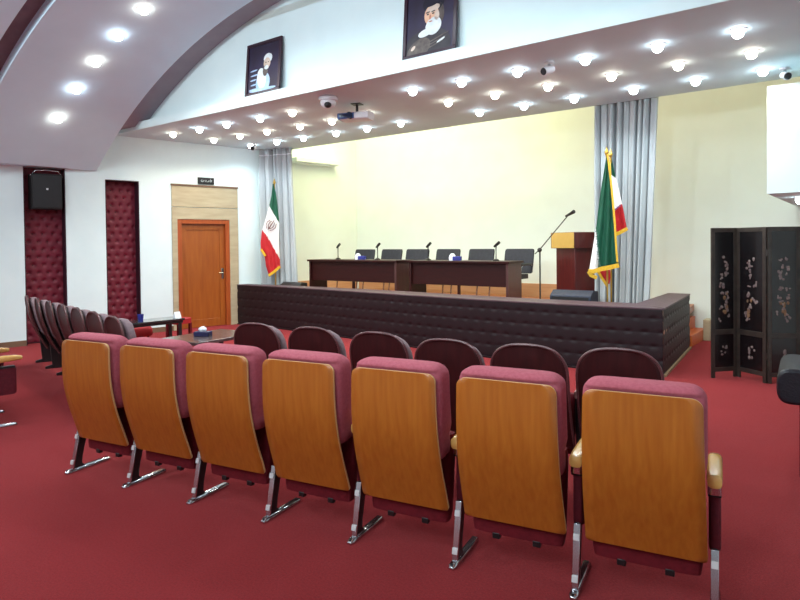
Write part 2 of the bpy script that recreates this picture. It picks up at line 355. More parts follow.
# ---------------------------------------------------------------- front row: veneer-backed chairs
ZV = np.array([.24, .34, .46, .58, .70, .82, .962]); YV = np.array([.095, .064, .022, -.012, -.030, -.037, -.036])
PV = np.polyfit(ZV, YV, 4)
def yv(z): return float(np.polyval(PV, z))
def hwv(z):
    h = .249 - .014 * (z - .25) / .71
    if z > .922: t = min((z - .922) / .04, 1); h -= .045 * (1 - math.sqrt(max(0, 1 - t * t)))
    if z < .272: t = min((.272 - z) / .02, 1); h -= .018 * (1 - math.sqrt(max(0, 1 - t * t)))
    return h
def leg_set(t, x):
    a = MB().loft([sring((x, y, .0), (wd, 0, 0), (0, 0, h), 5, 16) if False else [Vector((x + sx * wd, y, z)) for sx, z in ((-1, 0), (1, 0), (1, h * .6), (.6, h), (-.6, h), (-1, h * .6))] for y, wd, h in ((-.005, .012, .014), (.015, .02, .024), (.06, .021, .026), (.33, .021, .024), (.35, .014, .016))])
    leg = a.build('leg', M_chrome, t, bevel=.003)
    MB().prism([(.055, .022), (.118, .30), (.178, .30), (.125, .10), (.12, .05), (.145, .022)], lambda y, z, u: Vector((x + u, y, z)), -.012, .012).build('leg_blade', M_black, leg, bevel=.003)
    MB().loft([[Vector((x + sx * .0155, y + dy, z)) for sx, dy in ((-1, 0), (1, 0), (1, -.008), (-1, -.008))] for y, z in ((.053, .024), (.080, .15), (.112, .30))]).build('rear_strip', M_chrome, leg, bevel=.002)
    q = Matrix.Rotation(-.25, 3, 'X')
    for y, z in ((.056, .070), (.094, .245)):
        MB().box((x, y - .008, z), (.028, .008, .03), q).build('bolt_plate', M_bolt, leg, bevel=.002)
    MB().tube([(x, .007, .027), (x, .007, .0245)], .008, 10).build('anchor_bolt', M_black, leg)
    panel = MB().loft([sring((x, .235, z), (.024, 0, 0), (0, .115 - .015 * (z < .3), 0), 6, 20) for z in (.285, .30, .40, .51, .52)]).build('arm_panel', M_armpanel, t, bevel=0)
    MB().bx(x - .026, x + .026, .11, .34, .52, .54).build('arm_bracket', M_black, t, bevel=.003)
    MB().loft([sring((x, .125, z), (.027, 0, 0), (0, .034, 0), 5, 20) for z in (.535, .54, .572, .577)]).build('chrome_collar', M_chrome, t)
    MB().loft([sring((x, y, .598 + dz), (wd, 0, 0), (0, 0, h), 3.2, 20) for y, wd, h, dz in ((.07, .018, .018, .0), (.076, .028, .029, 0), (.12, .031, .034, 0), (.25, .031, .03, .006), (.34, .031, .025, .008), (.385, .026, .02, .006), (.40, .014, .012, .005))]).build('armrest', M_armwood, t)
def vv(v): return .5 - .5 * math.cos(math.pi * v)
def veneer_chair(label, group, loc, rotz, both):
    t = thing('auditorium_chair', label, 'chair', loc, rotz, group)
    b = MB().grid(lambda u, v: Vector(((2 * u - 1) * hwv(.252 + .710 * vv(v)), yv(.252 + .710 * vv(v)), .252 + .710 * vv(v))), 10, 50)
    b.build('backrest', [M_veneer, M_ply], t, solid=(.014, 1, 1), smooth=60, flipfix=True)
    rings = []
    for z in np.concatenate([np.array([.515, .52, .535]), np.linspace(.57, .93, 14), np.array([.95, .962, .970, .978, .988, .995, .999])]):
        th = float(np.interp(z, [.515, .57, .7, .93, .999], [.14, .18, .19, .17, .16]))
        y0 = yv(min(z, .962)) + (.012 if z < .962 else .012 - .020 * min(1, (z - .962) / .012)); y1 = yv(min(z, .9)) + .012 + th
        hw = .249 if z > .68 else .249 - .012 * min(1, (.68 - z) / .05)
        if z > .93: k = (z - .93) / .07; s = math.sqrt(max(0.0, 1 - min(k, 1) ** 2.2)); hw = .249 - .07 * (1 - s); m = (y0 + y1) / 2; hd = (y1 - y0) / 2 * (.35 + .65 * s)
        else: m = (y0 + y1) / 2; hd = (y1 - y0) / 2
        if z < .53: hw -= .015; hd -= .015
        rings.append(sring((0, m, float(z)), (hw, 0, 0), (0, hd, 0), 5, 36))
    MB().loft(rings).build('back_cushion', M_cushion, t, smooth=70)
    rs = []
    for k, z in enumerate(np.linspace(.168, .60, 12)):
        e = min(1, (min(2 * k, 11 - k) + .8) / 2); rs.append(sring((0, .155 + .16 * (z - .175), float(z)), (.228 * (.95 + .05 * e), 0, 0), (0, .05 * (.7 + .3 * e), 0), 5, 28))
    seat = MB().loft(rs).build('seat', M_pan, t, smooth=70)
    for x in (-.1, .1): MB().box((x, .125, .160), (.038, .03, .03)).build('seat_stop', M_black, seat, bevel=.004)
    leg_set(t, -.292)
    if both: leg_set(t, .274)
    return t
RA = rad(9.97); RU = Vector((math.cos(RA), math.sin(RA), 0)); RB = Vector((-4.493, 2.06, 0)) - RU * .018 - Vector((-RU.y, RU.x, 0)) * .018
G1 = 'veneer backed chairs of the near row'
place = ['at the end of the near row by the aisle', 'second along the near row from the aisle end', 'third along the near row, before the coffee table', 'in the middle of the near row', 'fifth along the near row from the aisle end', 'sixth along the near row, next to the end chair', 'closing the near row, its outer armrest free']
proto = None
for i in range(7):
    p = RB + RU * (.584 * (i + .5)); lab = 'orange veneer-backed chair with mauve cushion, ' + place[i]
    if i in (0, 6): c = veneer_chair(lab, G1, p, RA, i == 6); proto = proto or c
    else: dup(proto, p, RA, lab)
# the two end chairs of the block across the aisle, only their arms reach the picture
LA = rad(-10.6); lp = Vector((-6.20, 2.02, 0)) - Vector((math.cos(LA), math.sin(LA), 0)) * .289
e1 = veneer_chair('pale-armed auditorium chair at the aisle end across the carpet from the near row', 'chairs across the aisle', lp, LA, True)
dup(proto, lp - Vector((math.cos(LA), math.sin(LA), 0)) * .578, LA, 'auditorium chair next to the aisle-end one, only its armrest tip showing')['group'] = 'chairs across the aisle'

# ---------------------------------------------------------------- dark mahogany chairs
def yd(z): return .07 - .225 * (z - .25) / .70 + .05 * ((z - .6) / .35) ** 2
def hwd(z):
    if z <= .74: return .247
    k = min((z - .74) / .21, 1); return .247 * (1 - k ** 2.8) ** (1 / 2.8)
def dark_chair(label, group, loc, rotz, sides=(-.268,)):
    t = thing('mahogany_chair', label, 'chair', loc, rotz, group)
    zz = lambda v: .26 + .69 * (1 - (1 - v) ** 1.6)
    back = MB().grid(lambda u, v: Vector(((2 * u - 1) * max(hwd(zz(v)), .02), yd(zz(v)) + .012 * (1 - (2 * u - 1) ** 2) + .0, zz(v))), 14, 40).build('backrest', M_mahog, t, solid=(.018, 0), smooth=60)
    pts = []
    for v in np.linspace(0, 1, 40): pts.append(Vector((-max(hwd(zz(v)), .02), yd(zz(v)) - .006, zz(v))))
    pts += [Vector((-p.x, p.y, p.z)) for p in reversed(pts)]
    MB().tube(pts, .009, 8).build('back_rim', M_rim, t)
    rs = []
    for z in np.concatenate([np.linspace(.44, .86, 10), np.array([.89, .91, .922])]):
        hw = max(hwd(min(z + .02, .945)) - .016, .1); rs.append(sring((0, yd(z) + .078, float(z)), (hw, 0, 0), (0, .05 if .45 < z < .9 else .035, 0), 4, 28))
    MB().loft(rs).build('back_cushion', M_dusk, t, smooth=70)
    rs = []
    for k, z in enumerate(np.linspace(.20, .58, 9)): rs.append(sring((0, .20 + .18 * (z - .2), float(z)), (.225, 0, 0), (0, .045 if 0 < k < 8 else .03, 0), 4, 28))
    MB().loft(rs).build('seat', M_pan, t, smooth=70)
    for x in sides:
        leg = MB().prism([(.0, 0), (.36, 0), (.36, .03), (.22, .05), (.26, .6), (.03, .6), (.08, .05), (.0, .03)], lambda y, z, u: Vector((x + u, y, z)), -.014, .014).build('leg', M_black, t, bevel=.004)
        MB().loft([sring((x, y, .622), (.020 if .02 < y < .28 else .014, 0, 0), (0, 0, .023), 3, 16) for y in (.0, .01, .03, .26, .29)]).build('armrest', M_pinkpad, t)
    return t
G2 = 'dark mahogany chairs of the far row'
tops = [(258, 323), (315, 327), (380, 332), (449.5, 339), (530, 344), (615, 348)]
place2 = ['nearest the door', 'second along from the door side', 'third along from the door side', 'third from the folding-screen end', 'second from the folding-screen end', 'at the folding-screen end']
dproto = None
angs = [7.2, 7.2, 7.8, 8.2, 9.5, 11]
for i, (px, py) in enumerate(tops):
    p = at_z(px - 2.5, py, .955); a = rad(angs[i]); n = Vector((-math.sin(a), math.cos(a), 0)); loc = p + n * (-yd(.95)); loc.z = 0
    if i == 5: loc = prev + (loc - prev).normalized() * .538
    prev = loc
    lab = 'dark mahogany-backed chair facing the stage, %s in the far row' % place2[i]
    if not dproto: dproto = dark_chair(lab, G2, loc, a)
    elif i == 5: dark_chair(lab, G2, loc, a, (-.268, .268))
    else: dup(dproto, loc, a, lab)
a = rad(-10.6); dirL = Vector((math.cos(a), math.sin(a), 0)); nL = Vector((-math.sin(a), math.cos(a), 0))
pl0 = at_z(27, 296, .95) + nL * .1; pl0.z = 0
place3 = ['closest to the speaker niche', 'second from the speaker niche', 'third from the speaker niche', 'in the middle of its block', 'third from the coffee tables', 'second from the coffee tables', 'next to the coffee tables']
dproto2 = dark_chair('dark chair with greyish cushion sides across the aisle, ' + place3[6], 'dark chairs across the aisle', pl0 + dirL * (.578 * 6), a, (-.268, .268))
for i in range(6):
    dup(dproto, pl0 + dirL * (.578 * i), rad(-19 + 1.6 * i), 'dark chair with greyish cushion sides across the aisle, %s' % place3[i])['group'] = 'dark chairs across the aisle'

# ---------------------------------------------------------------- stage
FP = np.polyfit([-10.35, -9.3, -8.3, -7.1, -5.93, -4.35, -3.3, -2.6, -1.93], [8.03, 7.99, 7.93, 7.86, 7.77, 7.60, 7.53, 7.55, 7.66], 3)
def yfront(x): return float(np.polyval(FP, x))
XS0, XS1 = -10.185, -1.93
st = thing('stage', 'raised stage with curved dark tufted leather front below the desks', 'stage', (0, 0, 0))
fx = np.linspace(XS0, XS1, 60); front = [Vector((x, yfront(x), 0)) for x in fx]
side = [front[-1].copy(), Vector((-2.13, 9.9, 0))]
def quilt(s, z, rowh=.165, colw=.19):
    r = z / rowh; k = math.floor(r); fr = r - k
    seam = abs(math.sin(math.pi * r)) ** .45
    b = s / colw + (.5 if round(r) % 2 else 0); db = abs(b - round(b)) * colw; dr = abs(r - round(r)) * rowh
    btn = math.exp(-((db / .035) ** 2 + (dr / .022) ** 2))
    return .0035 * seam - .011 * btn
def along(path):
    L = [0]
    for p, q in zip(path, path[1:]): L.append(L[-1] + (q - p).length)
    def f(s):
        for i in range(len(path) - 1):
            if s <= L[i + 1] or i == len(path) - 2:
                t = (s - L[i]) / (L[i + 1] - L[i]); d = (path[i + 1] - path[i]).normalized(); return path[i].lerp(path[i + 1], t), Vector((d.y, -d.x, 0))
    return f, L[-1]
for nm, path, nu in (('padded_front', front, 440), ('padded_side', side, 120)):
    f, L = along(path)
    def fn(u, v):
        p, n = f(u * L); z = .02 + .765 * v
        return p + n * (quilt(u * L, z - .02) * (1 if 0 < v < 1 else 0)) + Vector((0, 0, z))
    MB().grid(fn, nu, 62).build(nm, M_leather, st, smooth=60)
inner = [Vector((x, yfront(x) + .22 + .28 * min(1, (x + 10.15) / 4), 0)) for x in np.linspace(-10.13, -2.37, 40)]
outer = [Vector((x, yfront(x) - .012, 0)) for x in np.linspace(XS0, XS1 + .012, 40)]
lb = MB()
lb.loft([[p + Vector((0, 0, .785)), q + Vector((0, 0, .785)), q + Vector((0, 0, .805)), p + Vector((0, 0, .805))] for p, q in zip(outer, inner)])
lb.build('ledge', M_ledge_lit, st, smooth=30, bevel=.004)
MB().prism([(-1.918, 7.66), (-2.12, 9.9), (-2.43, 9.9), (-2.36, 8.02)], lambda a, b, t: Vector((a, b, t)), .7852, .8052).build('side_ledge', M_ledge_lit, st, smooth=30)
ib = MB(); ib.loft([[p + Vector((0, .0, .4)), p + Vector((0, .02, .4)), p + Vector((0, .02, .785)), p + Vector((0, 0, .785))] for p in inner]); ib.build('inner_face', M_ledge_lit, st)
poly = [(p.x, p.y + .02) for p in front] + [(-2.17, 9.88), (-2.3, BACK - .035), (-9.60, BACK - .035)]
MB().prism(poly, lambda a, b, t: Vector((a, b, t)), .45, .55).build('stage_floor', M_stagefloor, st, smooth=0)
f, L = along(side); 
MB().loft([[f(s)[0] + f(s)[1] * o + Vector((0, 0, z)) for o, z in ((.0, 0), (.03, 0), (.03, .025), (0, .025))] for s in (0, L)]).build('base_trim', M_brass, st, smooth=0)
f, L = along(front)
MB().loft([[f(s)[0] + f(s)[1] * o + Vector((0, 0, z)) for o, z in ((.0, 0), (.02, 0), (.02, .02), (0, .02))] for s in np.linspace(0, L, 40)]).build('base_trim', M_leather, st, smooth=0)
struct(MB().bx(-9.55, -3.15, BACK - .03, BACK, .55, .80).build('trim_2', M_skirt, smooth=0))
struct(MB(WX).bx(0, .03, sY(8.8), sY(BACK - .05), .552, .80).build('trim_3', M_skirt, smooth=0))
# step unit behind the stage end
sp = thing('wooden_step', 'orange wooden step unit behind the far end of the stage', 'steps', (0, 0, 0))
MB().bx(-2.6, -2.12, 10.0, BACK - .05, 0, .17).build('lower_tread', M_orange, sp, bevel=.006)
MB().bx(-2.75, -2.28, 10.0, BACK - .05, .17, .36).build('upper_tread', M_orange, sp, bevel=.006)
MB().bx(-2.12, -2.02, BACK - .28, BACK - .03, 0, .33).build('end_post', M_stone, sp, bevel=.006)

# ---------------------------------------------------------------- door, niches and wall fittings of the door wall
dr = thing('door_1', None, None); struct(dr)
def WB(): return MB(WX)
fr = WB(); ya, yb = sY(6.84), sY(7.88)
fr.bx(-.12, .012, ya - .0, ya + .085, 0, 2.10); fr.bx(-.12, .012, yb - .085, yb, 0, 2.10); fr.bx(-.12, .012, ya + .085, yb - .085, 2.015, 2.10)
fr.build('door_frame', M_doorframe, dr, bevel=.004, smooth=0)
lf = WB(); lf.bx(-.10, -.06, ya + .085, yb - .085, .005, 2.015)
leaf = lf.build('door_leaf', M_door, dr, smooth=0)
pb = WB()
for y0, y1, z0, z1 in ((ya + .085, ya + .19, .005, 2.015), (yb - .19, yb - .085, .005, 2.015), (ya + .19, yb - .19, 1.90, 2.015), (ya + .19, yb - .19, .005, .16)): pb.bx(-.06, -.045, y0, y1, z0, z1)
pb.build('door_rails', M_door, leaf, bevel=.004, smooth=0)
MB(WX).tube([(-.045, yb - .135, 1.05), (.0, yb - .135, 1.05), (.005, yb - .24, 1.05)], .011).build('door_handle', M_chrome, leaf)
MB(WX).bx(-.045, -.038, yb - .16, yb - .11, .93, 1.14).build('handle_plate', M_chrome, leaf, bevel=.003)
sr = WB(); s0, s1 = sY(6.74), sY(8.06)
for y0, y1, z0, z1 in ((s0, ya, 0, 2.10), (yb, s1, 0, 2.10), (s0, s1, 2.10, 2.325), (s0, s1, 2.335, 2.73)): sr.bx(0, .025, y0, y1, z0, z1)
sr.build('stone_surround', M_stone, dr, bevel=.003, smooth=0)
WB().bx(0, .04, s0 - .01, s1 + .01, 2.73, 2.765).build('surround_cap', M_stonedark, dr, bevel=.003, smooth=0)
# exit sign with its pale lettering
es = thing('exit_sign', 'small black exit sign with pale lettering above the wooden door', 'sign')
e0, e1 = sY(7.25), sY(7.57)
WB().bx(0, .03, e0, e1, 2.785, 2.915).build('sign_face', M_sign, es, bevel=.004)
tx = WB(); o = lambda y, z: (.033, e0 + y, 2.785 + z)
for pts in ([(.26, .05), (.275, .08), (.25, .085), (.235, .06), (.255, .045)], [(.22, .075), (.20, .05), (.185, .052)], [(.17, .06), (.155, .08), (.145, .055), (.16, .045)], [(.12, .08), (.105, .055), (.08, .045), (.06, .055), (.055, .075), (.08, .08)]):
    tx.tube([o(y, z) for y, z in pts], .0055, 6)
tx.ball(o(.25, .105), .007, 8, 6); tx.ball(o(.08, .062), .006, 8, 6)
tx.build('lettering', M_signtext, es)
# tufted panels set in the niches
for nm, a0, a1, top, lab in (('tufted_panel', n1a, n1b, 2.94, 'crimson tufted wall panel in the niche under the black speaker'), ('tufted_panel', n2a, n2b, 2.775, 'crimson tufted wall panel in the niche nearer the door')):
    t = thing(nm, lab, 'wall panel')
    wdt = a1 - a0 - .032
    def fn(u, v):
        z = .02 + (top - .04) * v; y = u * wdt; r = z / .13; kk = round(r)
        b = y / .15 + (.5 if kk % 2 else 0); db = abs(b - round(b)) * .15; d2 = abs(r - kk) * .13
        return Vector((-.19 - .03 * math.exp(-((db / .03) ** 2 + (d2 / .03) ** 2)), a0 + .016 + y, z))
    MB(WX).grid(fn, 40, 180).build('padding', M_padred, t, smooth=80)
    bt = MB(WX)
    for k in range(1, int(top / .13)):
        for j in range(-1, 6):
            y = (j + (.5 if k % 2 else 0)) * .15
            if .03 < y < wdt - .03: bt.ball((-.212, a0 + y, k * .13), (.006, .013, .013), 8, 6)
    bt.build('button_pattern', M_padbutton, t)
    fb = MB(WX)
    for y0, y1 in ((a0 + .004, a0 + .016), (a1 - .016, a1 - .004)): fb.bx(-.27, -.005, y0, y1, .003, top - .004)
    fb.bx(-.27, -.005, a0 + .016, a1 - .016, top - .016, top - .004); fb.bx(-.27, -.20, a0 + .016, a1 - .016, .003, .02)
    fb.build('niche_lining', M_niche, t, smooth=0)
spk = thing('wall_speaker', 'black loudspeaker cabinet hung at the top of the crimson niche', 'speaker')
c0, c1 = n1a + .10, n1b - .07
WB().bx(-.18, .10, c0, c1, 2.22, 2.80).build('cabinet', M_speaker, spk, bevel=.015)
WB().bx(.10, .108, c0 + .02, c1 - .02, 2.25, 2.77).build('grille', M_blackplastic, spk, bevel=.003)
MB(WX).tube([(.05, c0 - .01, 2.76), (.10, c0 + .06, 2.845), (.11, (c0 + c1) / 2, 2.855), (.10, c1 - .06, 2.845), (.05, c1 + .01, 2.76)], .008).build('bracket', M_chrome, spk)
WB().box((.11, (c0 + c1) / 2, 2.55), (.006, .03, .03)).build('badge', M_plastic, spk)
# boxy air unit on the stage side wall
ac = thing('air_conditioner', 'cream boxy air unit high on the stage side wall', 'air conditioner')
WB().bx(0, .24, sY(9.3), sY(10.4), 3.36, 3.46).build('casing', M_cream, ac, bevel=.012)
WB().bx(.0, .19, sY(9.33), sY(10.37), 3.33, 3.36).build('air_outlet', M_cream, ac, bevel=.004)

# ---------------------------------------------------------------- portraits on the ledge
def portrait(px0, px1, z1, lab, flip):
    z0 = SZ + .13; y0 = 5.79; x0, x1 = px0, px1; wd = x1 - x0; h = z1 - z0
    t = thing('framed_portrait', lab, 'picture', (x0, y0, z0)); t.rotation_euler = (rad(-5), 0, 0)
    f = MB(); q = .045
    for a in ((0, wd, 0, q), (0, wd, h - q, h), (0, q, q, h - q), (wd - q, wd, q, h - q)): f.bx(a[0], a[1], -.03, 0, a[2], a[3])
    f.build('frame', M_picframe, t, bevel=.006, smooth=0)
    MB().bx(q, wd - q, -.012, -.004, q, h - q).build('backdrop_print', M_picdark, t, smooth=0)
    def disc(nm, m, cx, cz, rx, rz, lay, rot=0, e=2):
        n = 40; R = []
        for k in range(n):
            th = 2 * math.pi * k / n; cs, sn = math.cos(th), math.sin(th)
            a, b = rx * math.copysign(abs(cs) ** (2 / e), cs), rz * math.copysign(abs(sn) ** (2 / e), sn)
            R.append((cx + a * math.cos(rot) - b * math.sin(rot), cz + a * math.sin(rot) + b * math.cos(rot)))
        R = [(min(max(a, q), wd - q), min(max(b, q), h - q)) for a, b in R]
        MB().prism(R, lambda a, b, y: Vector((a, y, b)), -.012, -.0125 - .0008 * lay).build(nm, m, t, smooth=0)
    if flip:
        S = -.055
        disc('robe', M_picrobe, wd * .46, h * .12, wd * .44, h * .22, 1); disc('robe_fold', M_picrobe2, wd * .30, h * .10, wd * .24, h * .12, 2, .5)
        disc('turban', M_turban, wd * .56, h * (.70 + S), wd * .20, h * .12, 2, .15); disc('hair', M_picrobe2, wd * .70, h * (.56 + S), wd * .06, h * .12, 2, .1)
        disc('head', M_skin, wd * .53, h * (.545 + S), wd * .135, h * .125, 3, .15); disc('forehead', M_palesk, wd * .56, h * (.625 + S), wd * .12, h * .045, 4, .2); disc('turban', M_turban, wd * .55, h * (.715 + S), wd * .17, h * .055, 5, .2)
        disc('beard', M_beard, wd * .57, h * (.41 + S), wd * .15, h * .105, 4, .5); disc('beard', M_beard, wd * .42, h * (.345 + S), wd * .13, h * .045, 5, .2)
        disc('cheek', M_palesk, wd * .63, h * (.53 + S), wd * .045, h * .06, 4)
        for dx in (-.06, .04): disc('eye', M_picrobe, wd * (.52 + dx), h * (.565 + S), wd * .024, h * .009, 5); disc('brow', M_picrobe2, wd * (.52 + dx), h * (.59 + S), wd * .04, h * .009, 5, .1)
        disc('nose', M_redskin, wd * .505, h * (.525 + S), wd * .018, h * .03, 5); disc('mouth', M_redskin, wd * .515, h * (.472 + S), wd * .035, h * .008, 6)
        for k in range(3): disc('script_line', M_picrobe2, wd * (.52 + .05 * k), h * (.10 + .045 * k), wd * .26, h * .007, 4, .28)
        disc('script_line', M_beard, wd * .72, h * .16, wd * .08, h * .012, 5, .4); disc('script_line', M_palesk, wd * .2, h * .13, wd * .05, h * .02, 5, .7)
    else:
        disc('robe', M_lightblue, wd * .50, h * .22, wd * .20, h * .20, 1); disc('robe_fold', M_beard, wd * .46, h * .30, wd * .13, h * .2, 2, .2)
        disc('turban', M_beard, wd * .62, h * .66, wd * .12, h * .09, 2); disc('head', M_palesk, wd * .60, h * .57, wd * .095, h * .10, 3)
        disc('beard', M_picrobe2, wd * .56, h * .43, wd * .07, h * .10, 4); disc('beard', M_beard, wd * .59, h * .49, wd * .06, h * .04, 5)
        for dx in (-.03, .04): disc('eye', M_picrobe, wd * (.60 + dx), h * .585, wd * .016, h * .009, 5)
        for k in range(5): disc('script_line', M_lightblue, wd * (.22 + .03 * (k % 2)), h * (.12 + .09 * k), wd * (.12 - .012 * (k % 3)), h * .014, 3, .06)
        disc('script_line', M_lightblue, wd * .5, h * .09, wd * .38, h * .03, 3, .0)
    return t
M_palesk = mat('portrait pale skin tone', lin(222, 204, 190), .6, noise=14, col2=lin(206, 182, 164))
M_redskin = mat('portrait ruddy tone', lin(196, 130, 110), .6, noise=10, col2=lin(184, 118, 100))
portrait(-7.1, -6.38, 4.44, 'smaller framed portrait of a bearded man in pale robe, nearer the vault springing', False)
portrait(-4.3, -3.58, 4.62, 'larger framed portrait of a white-bearded man in black turban, above the projector', True)

# ---------------------------------------------------------------- soffit fittings
def dome_cam(loc, lab, r=.085):
    t = thing('dome_camera', lab, 'security camera', loc)
    MB().lathe([(r * .9, 0), (r * 1.0, -.01), (r * 1.0, -.05), (r * .8, -.055)]).build('housing', M_plastic, t)
    MB().lathe([(r * .8, -.055), (r * .82, -.09), (r * .66, -.125), (r * .35, -.148), (.002, -.155)]).build('dome', M_plastic, t)
    MB().ball((r * .36, -r * .42, -.118), (r * .40, r * .40, r * .34)).build('camera_eye', M_blackplastic, t)
    return t
dome_cam(at_z(328, 97, SZ), 'white dome camera under the soffit beside the projector', .125)
pj = thing('projector', 'blue and white projector hanging from the soffit', 'projector', at_z(357, 104, SZ), rad(20))
MB().tube([(0, 0, 0), (0, 0, -.12)], .02).build('ceiling_pole', M_blackplastic, pj)
MB().box((0, 0, -.005), (.14, .14, .01)).build('mount_plate', M_blackplastic, pj)
MB().loft([sring((x, 0, -.18), (0, .13, 0), (0, 0, .055), 5, 24) for x in (-.21, -.2, .2, .21)]).build('body', M_plastic, pj)
MB().loft([sring((x, -.02, -.18), (0, .125, 0), (0, 0, .045), 5, 24) for x in (-.24, -.225, -.03, .0)]).build('blue_shell', M_screenblue, pj)
MB().tube([(-.06, -.12, -.18), (-.06, -.165, -.18)], [.05, .046], 20).build('projector_lens', M_darkblue, pj)
MB().box((-.16, -.146, -.18), (.10, .012, .05)).build('front_vent', M_darkblue, pj)
def bullet_cam(loc, lab, rz=0):
    t = thing('spot_camera', lab, 'security camera', loc, rz)
    MB().lathe([(.055, 0), (.055, -.012), (.02, -.02)]).build('ceiling_plate', M_plastic, t)
    MB().tube([(0, 0, -.015), (0, 0, -.06), (.0, -.02, -.075)], .016).build('stem', M_chrome, t)
    MB().tube([(0, .05, -.07), (0, -.03, -.095), (0, -.085, -.115)], [.04, .045, .045], 16).build('camera_body', M_plastic, t)
    MB().tube([(0, -.086, -.115), (0, -.095, -.118)], [.04, .034], 16).build('lens_face', M_blackplastic, t)
bullet_cam(at_z(549, 62, SZ), 'small chrome and black ceiling camera among the soffit downlights over the podium', rad(-20))
bullet_cam(at_z(785, 68, SZ), 'small ceiling camera in front of the white duct box', rad(25))
bullet_cam(at_z(254, 143, SZ), 'small dark ceiling camera above the curtain by the door', rad(30))
# downlight under the duct box
downlight(at_z(799, 197, 2.09), False, 'downlight under the white duct box', 'downlight of the duct box', power=6, r=.04)

# ---------------------------------------------------------------- curtains
def curtain(x0, x1, xb0, xb1, y, z0, z1, lab, pl, ys=0):
    t = thing('stage_curtain', lab, 'curtain')
    def fn(u, v):
        x = (x0 + (x1 - x0) * u) * v + (xb0 + (xb1 - xb0) * u) * (1 - v)
        ph = u * pl * 2 * math.pi + .9 * math.sin(u * 9.1) + .5 * math.sin(u * 23.7)
        d = .085 * math.copysign(abs(math.sin(ph)) ** .7, math.sin(ph)) + .02 * math.sin(2.3 * ph + 1) + .012 * math.sin(v * 5 + u * 20)
        return Vector((x + .018 * math.cos(ph), y - ys * (1 - u) + d * (.75 + .25 * (1 - v)), z0 + (z1 - z0) * v))
    MB().grid(fn, 260, 24).build('drape', M_curtain, t, solid=(.004, 0), smooth=80)
    MB().grid(lambda u, v: fn(u, .955 + .006 * v) + Vector((0, -.006, 0)), 260, 1).build('heading_tape', M_tissue, t, solid=(.002, 0), smooth=80)
    MB().tube([(x0 + .01, y + .02 - ys, z1 - .012), (x1, y + .02, z1 - .012)], .015).build('rail', M_chrome, t)
c0 = -10.075; c1 = at_y(293, 148, 8.8).x; c1b = at_y(299.5, 280, 8.8).x
curtain(c0, c1, c0 + .02, c1b, 8.78, .56, 3.555, 'silver blue pleated curtain at the door side of the stage', 6, .24)
curtain(at_y(593, 108, 9.05).x, at_y(658, 99, 9.05).x, at_y(594, 300, 9.05).x, at_y(648, 300, 9.05).x, 9.07, .56, 3.74, 'wide silver blue pleated curtain behind the green flag', 9)

# ---------------------------------------------------------------- flags
def flagplane(base):
    n = Vector((base.x, base.y, 0)).normalized(); return base, n
def cloth(name, base, L, Rr, mats, mfn, parent, amp=.02, folds=3, off=0, nu=30, nv=60):
    """cloth hanging between two outlines given as sight-line points on the upright plane through the pole"""
    p0, n = flagplane(base)
    def pol(P, v):
        ys = [p[1] for p in P]; y = ys[0] + (ys[-1] - ys[0]) * v
        return np.interp(y, ys, [p[0] for p in P]), y
    def fn(u, v):
        a = pol(L, v); b = pol(Rr, v); x, y = a[0] + (b[0] - a[0]) * u, a[1] + (b[1] - a[1]) * u
        q = at_plane(x, y, p0, n)
        return q + n * (amp * math.sin(u * folds * 2 * math.pi + v * 2.0) * (.3 + .7 * v) + off)
    def m2(u, v):
        a = pol(L, v); b = pol(Rr, v); return mfn(a[0] + (b[0] - a[0]) * u, a[1] + (b[1] - a[1]) * u)
    return MB().grid(fn, nu, nv, mfn=m2).build(name, mats, parent, solid=(.004, 0), smooth=80)
def fringe(base, pts, wpx, parent, off, name='gold_fringe'):
    p0, n = flagplane(base); b = MB(); pts = [Vector(p).to_2d() for p in pts]; up = []
    rows = []
    for i, p in enumerate(pts):
        t = (pts[min(i + 1, len(pts) - 1)] - pts[max(i - 1, 0)]).normalized(); m = Vector((-t.y, t.x)) * wpx / 2
        a = at_plane(p.x + m.x, p.y + m.y, p0, n); c = at_plane(p.x - m.x, p.y - m.y, p0, n)
        rows.append([a + n * (off - .006), c + n * (off - .006), c + n * (off + .006), a + n * (off + .006)])
    b.loft(rows); return b.build(name, M_gold, parent, smooth=50)
def pole(base, top, parent, tip):
    MB().tube([(base.x, base.y, .6), (base.x, base.y, top)], .013).build('pole', M_goldmetal, parent)
    MB().lathe([(.012, 0), (.02, .02), (.03, .05), (.018, .08), (.002, .13)], (base.x, base.y, top)).build('finial', M_goldmetal, parent)
    MB().lathe([(.12, .552), (.12, .575), (.10, .60), (.05, .64), (.03, .72), (.02, .74)], (base.x, base.y, 0)).build('base', M_black, parent)
# tricolour by the door-side curtain
b1 = at_y(275, 230, 8.45); b1.z = 0
fl = thing('tricolour_flag', 'green, white and red flag hanging on a pole by the door-side curtain', 'flag')
pole(b1, at_plane(274, 185, *flagplane(b1)).z, fl, 0)
def m1(x, y):
    if (x - 268.5) / 10 * 17 + 205 > y: return 0
    return 2 if y > 229 + (x - 261) * 1.05 + max(0, (x - 266)) * .75 else 1
cloth('cloth', b1, [(272.8, 184), (271.5, 196), (269, 207), (265.5, 219), (262, 231), (260.5, 243), (261, 250), (265, 258), (266, 266), (269.5, 277)], [(273.6, 184), (276, 194), (277.5, 206), (279.2, 222), (279, 240), (280, 262), (280.5, 267)], [M_green, M_white, M_red], m1, fl, .022, 2, -.03)
fringe(b1, [(261, 249), (265.5, 256)], 2.2, fl, -.06); fringe(b1, [(268.5, 275.5), (273, 272.5), (280, 266.5)], 2.6, fl, -.06)
p0, n0 = flagplane(b1)
em = MB()
def stroke(pts, r, off=-.065): em.tube([at_plane(x, y, p0, n0) + n0 * off for x, y in pts], r, 6)
